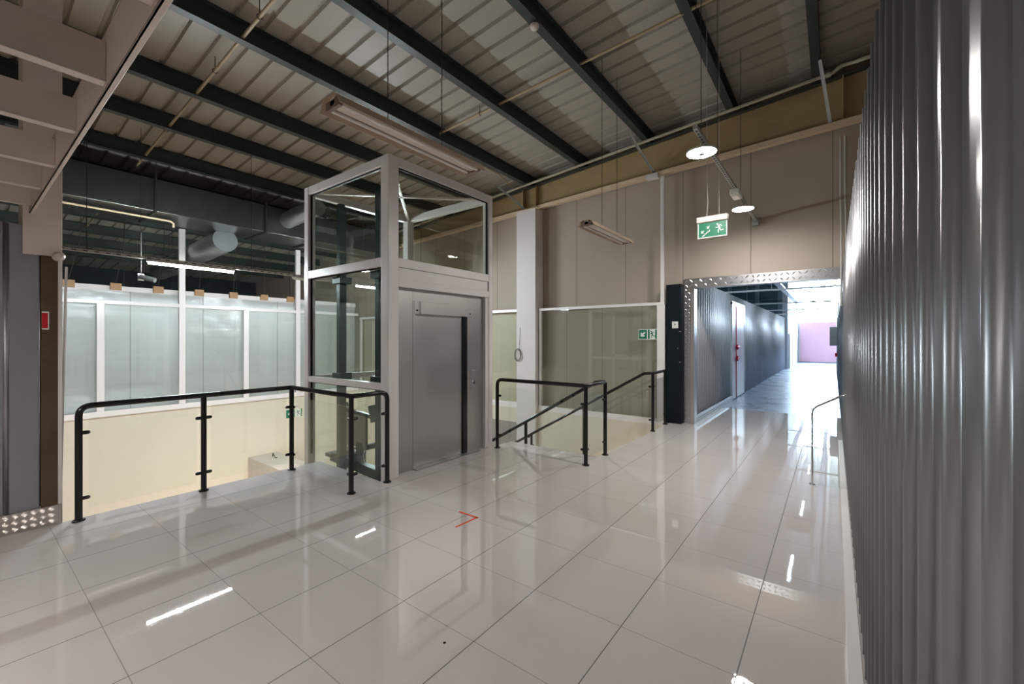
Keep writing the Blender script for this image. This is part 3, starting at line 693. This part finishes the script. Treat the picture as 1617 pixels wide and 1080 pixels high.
# guide rails and machinery
for x in (-4.60, -5.49):
    gr = MB().box((x - 0.042, 3.25, LB), (x + 0.042, 3.33, 3.54)).box((x - 0.01, 3.33, LB), (x + 0.01, 3.37, 3.5)).obj('guide_rail', 'guide', lift, 0.003)
    for z in (2.43, 1.10, -0.3):
        MB().box((x - 0.10, 3.22, z), (x + 0.10, 3.40, z + 0.09)).obj('rail_bracket', 'guide', gr, 0.004)
    for z in (1.75, 2.2):
        MB().box((x - 0.09, 3.30, z), (x - 0.03, 3.38, z + 0.05)).obj('rail_clip', 'guide', gr, 0.003)
cf = MB()
cf.bar((-5.88, 3.40, -0.05), (-4.56, 3.40, -0.13), 0.10, 0.13); cf.bar((-5.85, 3.40, -0.03), (-5.80, 4.9, -0.03), 0.07, 0.08)
cf.bar((-4.60, 3.42, -0.10), (-4.60, 4.9, -0.06), 0.08, 0.10); cf.bar((-5.80, 4.2, 0.02), (-4.60, 4.2, 0.0), 0.06, 0.06)
cf.bar((-5.75, 3.45, 0.04), (-5.25, 3.45, 0.02), 0.12, 0.10); cf.bar((-5.28, 3.45, 0.05), (-5.28, 3.45, 0.22), 0.06, 0.10, (1, 0, 0)); cf.bar((-5.92, 3.38, -0.02), (-5.78, 3.38, -0.02), 0.16, 0.05)
cf.obj('car_frame', 'guide', lift, 0.004)
o = MB().box((-5.74, 3.46, 0.14), (-5.16, 3.50, 0.62)).obj('weight_plate', 'tank', lift, 0.004); o['label'] = 'grey plate hung in the lift shaft'
MB().bar((-5.82, 3.46, 0.66), (-4.94, 3.46, 0.60), 0.06, 0.05).bar((-4.94, 3.46, 0.54), (-5.0, 3.46, 0.76), 0.08, 0.09, (1, 0, 0)).bar((-5.80, 3.46, 0.66), (-5.62, 3.46, 0.72), 0.06, 0.06).obj('cross_head', 'guide', lift, 0.004)
for x in (-5.66, -5.60, -5.32, -5.24, -5.19):
    MB().tube([(x, 3.48, -3.3), (x, 3.48, 0.16)], 0.010, 10).obj('piston', 'chrome', lift)

# ------------------------------------------------------------------ glazed partition across the stairwell
GP = partition('glazed_partition', 'long white framed glass partition across the stairwell, lined with plastic film', (-13.2, 4, 0))
X0, X1 = -13.24, -13.16
frame_member('top_rail', GP, (X0, -2, 2.46), (X1, 8.55, 2.545)); frame_member('bottom_rail', GP, (X0, -2, -0.10), (X1 + 0.02, 8.55, 0.03))
MULL = [(-0.6, 2.5), (1.45 - 0.3 - 0.3, 2.5), (2.04, 2.5), (3.545, 4.45), (5.02, 2.5), (6.47, 4.4), (7.98, 2.5)]
for y, zt in MULL[1:]:
    frame_member('mullion', GP, (X0 + .003, y - 0.065, 0.03), (X1 + .003, y + 0.065, zt))
box('pane', (-13.205, -2, 0.03), (-13.197, 8.55, 2.46), 'glassL', GP)
fm = MB(); ny, nz = 260, 60
from mathutils import noise as mn
vs = []
for i in range(ny + 1):
    for j in range(nz + 1):
        yy = -2 + 10.5 * i / ny; zz = 0.0 + 2.78 * j / nz
        d = 0.035 * mn.noise(Vector((yy * 0.9, zz * 1.1, 0))) + 0.016 * mn.noise(Vector((yy * 2.2 + zz, zz * 3.6, 4))) + 0.006 * mn.noise(Vector((yy * 5 - zz * 3, zz * 9, 9)))
        vs.append((-13.31 + d, yy, zz))
fs = [(i * (nz + 1) + j, (i + 1) * (nz + 1) + j, (i + 1) * (nz + 1) + j + 1, i * (nz + 1) + j + 1) for i in range(ny) for j in range(nz)]
fm.add(vs, fs, True)
fo = fm.obj('plastic_film', 'film'); tag(fo, 'wrinkled translucent plastic film hung behind the long glass partition', 'plastic sheet')
for y in (2.56, 4.02, 5.9): box('film_seam', (-13.272, y, 0.03), (-13.268, y + 0.012, 2.78), 'tank', fo)
box('film_rail', (-13.42, -2, 2.76), (-13.34, 8.55, 2.90), 'white2', fo)
for k, y in enumerate((1.55, 2.32, 3.10, 3.95, 4.75, 5.55, 6.30)):
    t = thing('hanger_bracket', (-13.3, y, 2.8), 'small tan bracket on the film rail, %s from the brown board' % ORD[k], 'bracket', 'brackets above the plastic film')
    box('block', (-13.36, y - 0.10, 2.80), (-13.28, y + 0.10, 2.96), 'terr', t, 0.004)
    MB().tube([(-13.32, y, 2.96), (-13.9, y + 0.25, 3.9), (-14.0, y + 0.3, roof_z(-14.0))], 0.008, 6).obj('wire', 'wire', t)

# unseen battens added to backlight the plastic film
for k, y in enumerate((0.6, 3.2, 5.8)):
    t = thing('back_fill_batten', (-14.6, y, 2.5), 'added fill batten hidden behind the plastic film, %s from the brown board' % ORD[k], 'lamp', 'added fill battens behind the plastic film')
    box('housing', (-14.85, y - 0.65, 2.56), (-14.35, y + 0.65, 2.60), 'lamp_body', t)  # extra wide to hold the added light off the roof
    MB().tube([(-14.60, y - 0.6, 2.54), (-14.60, y + 0.6, 2.54)], 0.018, 10).obj('tube', 'back_on', t)
    rods('rod', [((-14.6, y + q, 2.6), (-14.6, y + q, roof_z(-14.6))) for q in (-0.5, 0.5)], 0.005, 'wire', t)
# strut channel with tubes over the stairwell
ch = thing('strut_channel', (-8.7, 4, 2.97), 'perforated steel channel hanging over the stairwell', 'channel')
MB().box((-8.72, 0.7, 2.93), (-8.68, 8.4, 2.97)).obj('channel', 'palewire', ch)
m = MB()
y = 0.8
while y < 8.3: m.box((-8.679, y, 2.94), (-8.678, y + 0.05, 2.955)); y += 0.12
m.obj('slot', 'wire', ch)['kind'] = 'stuff'
rods('rod', [((-8.7, y, 2.97), (-8.7, y, roof_z(-8.7))) for y in (1.2, 3.4, 5.2, 7.5)], 0.005, 'wire', ch)
for k, y in enumerate((1.90, 5.60)):
    t = thing('tube_light', (-8.7, y + 0.6, 2.88), ['lit fluorescent tube hanging over the stairwell in front of the glass partition', 'lit fluorescent tube seen through the lift shaft'][k], 'lamp', 'lit tubes under the steel channel')
    box('housing', (-8.73, y - 0.02, 2.895), (-8.67, y + 1.22, 2.925), 'palewire', t)
    MB().tube([(-8.70, y, 2.872), (-8.70, y + 1.2, 2.872)], 0.0135, 12).obj('tube', 'tube_on', t)
t = thing('emergency_light', (-8.7, 4.3, 2.9), 'small oval lamp under the steel channel over the stairwell', 'lamp')
MB().lathe((0, 0, 0), [(0.02, 0.03), (0.06, 0.02), (0.065, 0), (0.05, -0.03), (0.01, -0.035)], 20).obj('body', 'signwhite', t)
o = t.children[0]; o.matrix_parent_inverse = Matrix.Identity(4); o.scale = (1, 2.4, 1)
t = thing('security_camera', (-9.6, 2.0, 2.8), 'small security camera hanging below the duct', 'camera')
MB().tube([(-9.6, 2.0, 2.80), (-9.6, 2.0, 3.45)], 0.008, 6).tube([(-9.6, 2.0, 3.45), (-9.6, 2.0, roof_z(-9.6))], 0.003, 6).obj('stem', 'wire', t)
MB().tube([(-9.55, 1.98, 2.74), (-9.38, 2.14, 2.68)], 0.042, 14).obj('body', 'duct', t)
MB().box((-9.63, 1.96, 2.68), (-9.60, 2.04, 2.80)).obj('bracket', 'palewire', t, 0.004)

# ------------------------------------------------------------------ ventilation duct
dk = thing('ventilation_duct', (-11.1, 3, 4.5), 'big rectangular metal duct hanging over the stairwell', 'duct')
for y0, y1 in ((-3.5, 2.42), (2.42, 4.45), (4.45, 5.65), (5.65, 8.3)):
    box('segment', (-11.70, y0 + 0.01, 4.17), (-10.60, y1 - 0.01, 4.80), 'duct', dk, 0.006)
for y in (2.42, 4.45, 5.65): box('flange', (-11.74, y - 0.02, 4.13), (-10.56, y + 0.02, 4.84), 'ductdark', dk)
MB().tube([(-10.62, 4.95, 4.55), (-9.2, 4.95, 4.62)], 0.19, 24).obj('round_branch', 'galv', dk)
MB().tube([(-11.4, 3.9, 3.98), (-16.5, 3.9, 3.75)], 0.26, 24).obj('round_branch', 'galv', dk)
rods('hanger_rod', [((x, y, 4.1), (x, y, roof_z(x))) for y in (0.5, 2.42, 4.45, 7.0) for x in (-10.54, -11.76)], 0.006, 'wire', dk)
tag(MB().tube([(-10.95, -1, 4.10), (-10.95, 2.75, 4.10), (-10.95, 2.80, 4.06), (-10.95, 2.80, 3.98)], 0.022, 8).obj('thin_pipe', 'flange'), 'thin tan pipe just under the big duct', 'pipe')

# ------------------------------------------------------------------ mezzanine grid and column at the upper corner
mz = thing('mezzanine_frame', (-2, -1.5, 2.74), 'off-white steel frame of joists overhead beside the viewer', 'frame')
m = MB().box((-5.50, 0.404, 2.74), (0.9, 0.414, 2.99)).box((-5.50, 0.404, 2.74), (0.9, 0.430, 2.748)).box((-5.50, 0.404, 2.982), (0.9, 0.430, 2.99))
m.obj('edge_beam', 'joist', mz, 0.002)
for x in (-5.28, -4.64, -3.97, -3.22, -2.50, -1.76, -1.02, -0.28, 0.46):
    MB().box((x - 0.006, -3.4, 2.77), (x + 0.006, 0.404, 2.94)).box((x - 0.05, -3.4, 2.765), (x + 0.006, 0.404, 2.775)).obj('joist', 'joist', mz, 0.002)
for x in (-5.45, 0.86): MB().box((x - 0.04, -3.45, 0), (x + 0.04, -3.37, 2.77)).obj('post', 'joist', mz)
MB().box((-5.50, -3.45, 2.76), (0.9, -3.40, 2.93)).obj('edge_beam', 'joist', mz)
tag(MB().box((-5.95, 0.375, 2.40), (-5.575, 0.612, roof_z(-5.8) - 0.01)).obj('upper_column', 'joist', None, 0.004), 'off-white column rising to the roof at the end of the joist frame', 'column')
t = thing('junction_knob', (-5.5, 0.59, 2.42), 'round plaster coloured alarm sounder on the column above the brown board', 'sounder')
MB().tube([(-5.575, 0.585, 2.40), (-5.52, 0.585, 2.40), (-5.49, 0.585, 2.40)], [0.04, 0.042, 0.02], 16).obj('body', 'lamp_body', t)
t = thing('fire_sign', (-5.57, 0.51, 1.82), 'small red sign with white edge on the brown board', 'sign')
box('plate', (-5.574, 0.486, 1.745), (-5.570, 0.530, 1.905), 'signwhite', t)
o = box('face', (-5.570, 0.486, 1.757), (-5.569, 0.523, 1.893), 'red', t); o['label'] = 'red sign face'

# ------------------------------------------------------------------ hanging lamps
def batten_off(y0, y1, z, x, label, chains):
    t = thing('unlit_batten', (x, (y0 + y1) / 2, z), label, 'lamp', 'unlit twin tube battens')
    # trough reflector, open below
    prof = [(-0.13, -0.01), (-0.095, 0.055), (-0.05, 0.075), (0.05, 0.075), (0.095, 0.055), (0.13, -0.01), (0.124, -0.012), (0.09, 0.048), (0.048, 0.067), (-0.048, 0.067), (-0.09, 0.048), (-0.124, -0.012)]
    MB().prism([(x + a, z + b) for a, b in prof], 'y', y0, y1).obj('reflector', 'lamp_gold', t)
    MB().box((x - 0.03, y0 + 0.02, z + 0.01), (x + 0.03, y1 - 0.02, z + 0.068)).obj('ballast_box', 'lamp_body', t, 0.004)
    for dx in (-0.062, 0.062):
        MB().tube([(x + dx, y0 + 0.05, z + 0.012), (x + dx, y1 - 0.05, z + 0.012)], 0.0165, 12).obj('tube', 'tube_off', t)
    for yy in (y0 + 0.02, y1 - 0.05):
        MB().box((x - 0.085, yy, z - 0.005), (x + 0.085, yy + 0.03, z + 0.055)).obj('lamp_holder', 'lamp_brown', t, 0.003)
    for yy in chains:
        m = MB(); m.tube([(x, yy, z + 0.075), (x, yy, roof_z(x))], 0.0035, 6)
        zz = z + 0.1
        while zz < roof_z(x) - 0.05: m.box((x - 0.004, yy - 0.002, zz), (x + 0.004, yy + 0.002, zz + 0.028)); zz += 0.06
        m.obj('chain', 'wire', t)
batten_off(1.57, 3.06, 3.26, -2.76, 'unlit twin tube lamp hanging in front of the lift top', (2.05, 2.62))
batten_off(5.37, 6.86, 3.26, -2.77, 'unlit twin tube lamp hanging in front of the beige back wall', (5.90, 6.45))

hc = thing('lamp_channel', (-1.12, 6, 3.8), 'slotted steel channel carrying the round lamps', 'channel')
def rod_box(z0): return MB().box((-1.14, 4.55, z0), (-1.10, 8.78, z0 + 0.045))
rod_box(3.79).obj('channel', 'palewire', hc)
m = MB(); y = 4.6
while y < 8.6: m.box((-1.13, y, 3.7885), (-1.11, y + 0.035, 3.7895)); y += 0.075
m.obj('slot', 'wire', hc)['kind'] = 'stuff'
box('end_bracket', (-1.17, 8.70, 3.70), (-1.07, 8.79, 3.84), 'galv', hc)
rods('rod', [((-1.12, y, 3.835), (-1.12, y, roof_z(-1.12))) for y in (4.8, 5.6, 7.2)], 0.004, 'wire', hc)
def disc_lamp(x, y, z, label):
    t = thing('round_lamp', (x, y, z), label, 'lamp', 'round white lamps')
    MB().lathe((x, y, z), [(0.04, 0.05), (0.12, 0.03), (0.155, 0.012), (0.155, 0.0), (0.148, -0.004)], 40).obj('rim', 'signwhite', t)
    MB().lathe((x, y, z), [(0.147, -0.0045), (0.10, -0.010), (0.03, -0.012)], 40).obj('diffuser', 'disc_on', t)
    MB().lathe((x, y, z), [(0.026, -0.010), (0.030, -0.022), (0.014, -0.030)], 16).obj('sensor', 'black', t)
    MB().tube([(x, y, z + 0.05), (x, y, z + 0.11)], 0.012, 8).obj('stem', 'palewire', t)
    return t
disc_lamp(-1.14, 4.91, 3.68, 'lit round lamp hanging at the free end of the slotted channel')
disc_lamp(-1.12, 7.42, 3.68, 'lit round lamp above the corridor opening, close to the wall')
for x, y, l in ((-1.4, -2.0, 'added unseen round fill lamp under the joist frame behind the viewer'), (-3.45, -2.0, 'added unseen round fill lamp under the joist frame beside the grey corrugated wall')): disc_lamp(x, y, 2.655, l)  # unseen lamps added to fill the near floor with light
t = thing('emergency_light', (-1.12, 6.8, 3.76), 'small boxy emergency lamp on the slotted channel', 'lamp')
box('body', (-1.18, 6.68, 3.71), (-1.06, 6.98, 3.79), 'signwhite', t, 0.012)
box('lens', (-1.165, 6.72, 3.695), (-1.075, 6.94, 3.712), 'lamp_body', t, 0.006)
# unseen battens added to fill the hall with light
for x, y, l in ((-2.76, -2.3, 'added fill batten behind the viewer above the joist frame'), (-2.76, -5.4, 'added fill batten at the rear wall of the hall'), (2.0, -4.5, 'added fill batten behind the corrugated wall near its rear end'), (2.0, 2.5, 'added fill batten behind the corrugated wall at its middle'), (2.0, 7.0, 'added fill batten behind the corrugated wall near the beige wall')):
    t = thing('fill_batten', (x, y, 3.3), l, 'lamp', 'added fill battens of the hall')
    box('housing', (x - 0.06, y - 0.75, 3.92), (x + 0.06, y + 0.75, 3.97), 'lamp_body', t)
    for dx in (-0.035, 0.035): MB().tube([(x + dx, y - 0.7, 3.90), (x + dx, y + 0.7, 3.90)], 0.016, 10).obj('tube', 'room_on', t)
    MB().tube([(x, y, 3.97), (x, y, roof_z(x))], 0.004, 6).obj('wire', 'wire', t)

# smoke detector on a purlin
t = thing('smoke_detector', (-2.99, 4.45, 5.6), 'round white smoke detector under the third roof purlin', 'detector')
MB().lathe((-2.99, 4.42, 5.60), [(0.055, 0), (0.06, -0.02), (0.045, -0.05), (0.02, -0.06)], 20).obj('body', 'lamp_body', t)

# ------------------------------------------------------------------ signs
def sign_shapes(parent, name, mat, plane, polys, th=0.0012):
    """plane: (origin, u axis, v axis, outward normal); polys in metres"""
    o, u, v, n = (Vector(k) for k in plane); m = MB()
    for poly in polys:
        k = len(poly); vs = [o + u * a + v * b for a, b in poly] + [o + u * a + v * b + n * th for a, b in poly]
        m.add(vs, [tuple(range(k))[::-1], tuple(range(k, 2 * k))] + [(i, (i + 1) % k, (i + 1) % k + k, i + k) for i in range(k)])
    return m.obj(name, mat, parent)
def circ(cx, cy, r, n=14): return [(cx + r * math.cos(2 * math.pi * i / n), cy + r * math.sin(2 * math.pi * i / n)) for i in range(n)]
def limb(pts, w0):
    out = []
    for (a, b) in zip(pts[:-1], pts[1:]):
        d = Vector((b[0] - a[0], b[1] - a[1])); L = d.length; d /= L; nrm = Vector((-d.y, d.x)) * w0 / 2
        e = d * w0 * 0.3
        out.append([(a[0] - e.x + nrm.x, a[1] - e.y + nrm.y), (a[0] - e.x - nrm.x, a[1] - e.y - nrm.y), (b[0] + e.x - nrm.x, b[1] + e.y - nrm.y), (b[0] + e.x + nrm.x, b[1] + e.y + nrm.y)])
    return out
def man(cx, cy, s, f=1):
    """running figure, height s, running to -u when f=1"""
    P = lambda a, b: (cx + f * a * s, cy + b * s)
    r = [circ(*P(-0.16, 0.42), 0.085 * s)]
    r += limb([P(-0.06, 0.26), P(0.04, -0.02)], 0.17 * s)
    r += limb([P(-0.06, 0.28), P(0.14, 0.34), P(0.24, 0.16)], 0.07 * s)
    r += limb([P(-0.06, 0.28), P(-0.12, 0.08), P(-0.32, 0.10)], 0.07 * s)
    r += limb([P(0.05, -0.04), P(0.14, -0.24), P(0.38, -0.20)], 0.085 * s)
    r += limb([P(0.0, -0.04), P(-0.10, -0.22), P(-0.08, -0.46)], 0.085 * s)
    return r
def arrow(cx, cy, s, ang):
    """arrow pointing along ang"""
    base = [(-0.5, -0.11), (0.05, -0.11), (-0.12, -0.36), (0.06, -0.42), (0.5, 0), (0.06, 0.42), (-0.12, 0.36), (0.05, 0.11), (-0.5, 0.11)]
    c_, s_ = math.cos(ang), math.sin(ang)
    pts = [(cx + s * (a * c_ - b * s_), cy + s * (a * s_ + b * c_)) for a, b in base]
    # split into convex pieces
    return [[pts[0], pts[1], pts[7], pts[8]], [pts[1], pts[2], pts[3], pts[4]], [pts[7], pts[1], pts[4]], [pts[4], pts[5], pts[6], pts[7]]]
ES = thing('exit_sign', (-1.26, 6.0, 3.0), 'green hanging exit sign with running figure and stairs', 'sign')
EX0, EX1, EZ0, EZ1 = -1.44, -1.085, 2.99, 3.195
MB().box((EX0 - 0.012, 5.965, EZ1 - 0.005), (EX1 + 0.012, 6.035, EZ1 + 0.075)).obj('housing', 'lamp_body', ES, 0.015)
pb = box('panel', (EX0, 5.994, EZ0), (EX1, 6.006, EZ1), 'signwhite', ES)
gf = box('green_face', (EX0 + 0.012, 5.992, EZ0 + 0.012), (EX1 - 0.010, 5.994, EZ1 - 0.010), 'signgreen', pb)
pl = ((EX0, 5.992, EZ0), (1, 0, 0), (0, 0, 1), (0, -1, 0))
shp = man(0.262, 0.108, 0.125, 1) + arrow(0.130, 0.135, 0.045, math.radians(225)) + arrow(0.060, 0.082, 0.045, math.radians(225))
x_, z_ = 0.055, 0.018
for i in range(5):
    shp.append([(x_, z_), (x_ + 0.022, z_), (x_ + 0.022, z_ + 0.012), (x_, z_ + 0.012)]); shp.append([(x_ + 0.013, z_), (x_ + 0.022, z_), (x_ + 0.022, z_ + 0.026), (x_ + 0.013, z_ + 0.026)])
    x_ += 0.019; z_ += 0.0145
sign_shapes(pb, 'pictogram', 'signwhite', pl, shp)
MB().tube([(-1.33, 6.0, EZ1 + 0.07), (-1.315, 6.0, EZ1 + 0.25), (-1.325, 6.0, 3.75), (-1.33, 6.0, roof_z(-1.33))], 0.004, 6).obj('cord', 'palewire', ES)
MB().tube([(-1.18, 6.0, EZ1 + 0.07), (-1.18, 6.0, roof_z(-1.18))], 0.0025, 6).obj('wire', 'palewire', ES)
# sign on the back glass
WS = thing('exit_sign', (-3.0, 8.56, 1.75), 'small green and white exit sign on the back glass partition', 'sign')
pb = box('panel', (-3.21, 8.570, 1.655), (-2.832, 8.579, 1.862), 'signwhite', WS)
box('green_face', (-3.20, 8.568, 1.665), (-3.035, 8.570, 1.852), 'signgreen', pb)
for xa, xb in ((-3.015, -2.978), (-2.868, -2.834)): box('green_band', (xa, 8.568, 1.665), (xb, 8.570, 1.852), 'signgreen', pb)
sign_shapes(pb, 'arrow_mark', 'signwhite', ((-3.20, 8.568, 1.665), (1, 0, 0), (0, 0, 1), (0, -1, 0)), arrow(0.082, 0.092, 0.13, math.radians(225)))
sign_shapes(pb, 'figure', 'signgreen', ((-2.978, 8.570, 1.665), (1, 0, 0), (0, 0, 1), (0, -1, 0)), man(0.052, 0.092, 0.15, 1), 0.002)
# arrow sign on the cream wall
AS = thing('exit_sign', (-13.19, 6.35, -0.6), 'green arrow exit sign on the cream wall across the stairwell', 'sign')
pb = box('panel', (-13.2, 6.12, -0.735), (-13.19, 6.60, -0.49), 'signwhite', AS)
box('green_face', (-13.19, 6.12, -0.735), (-13.187, 6.38, -0.49), 'signgreen', pb)
box('green_face', (-13.19, 6.56, -0.735), (-13.187, 6.60, -0.49), 'signgreen', pb)
sign_shapes(pb, 'arrow_mark', 'signwhite', ((-13.187, 6.12, -0.735), (0, 1, 0), (0, 0, 1), (1, 0, 0)), arrow(0.13, 0.12, 0.17, math.pi))
sign_shapes(pb, 'figure', 'signgreen', ((-13.19, 6.40, -0.735), (0, 1, 0), (0, 0, 1), (1, 0, 0)), man(0.08, 0.12, 0.18, 1), 0.003)

# ------------------------------------------------------------------ marks on the floor
m = MB(); m.bar((-2.872, 2.953, 0.0008), (-2.63, 2.957, 0.0008), 0.02, 0.0012); m.bar((-2.645, 2.965, 0.0008), (-2.66, 2.69, 0.0008), 0.02, 0.0012)
tag(m.obj('tape_mark', 'orange'), 'angled orange tape mark on the floor tiles in front of the lift', 'tape')
tag(MB().lathe((-1.696, 1.63, 0), [(0.008, 0), (0.008, 0.0015), (0.002, 0.002)], 12).obj('floor_plug', 'blackflat'), 'tiny black plug in a floor tile near the viewer', 'plug')
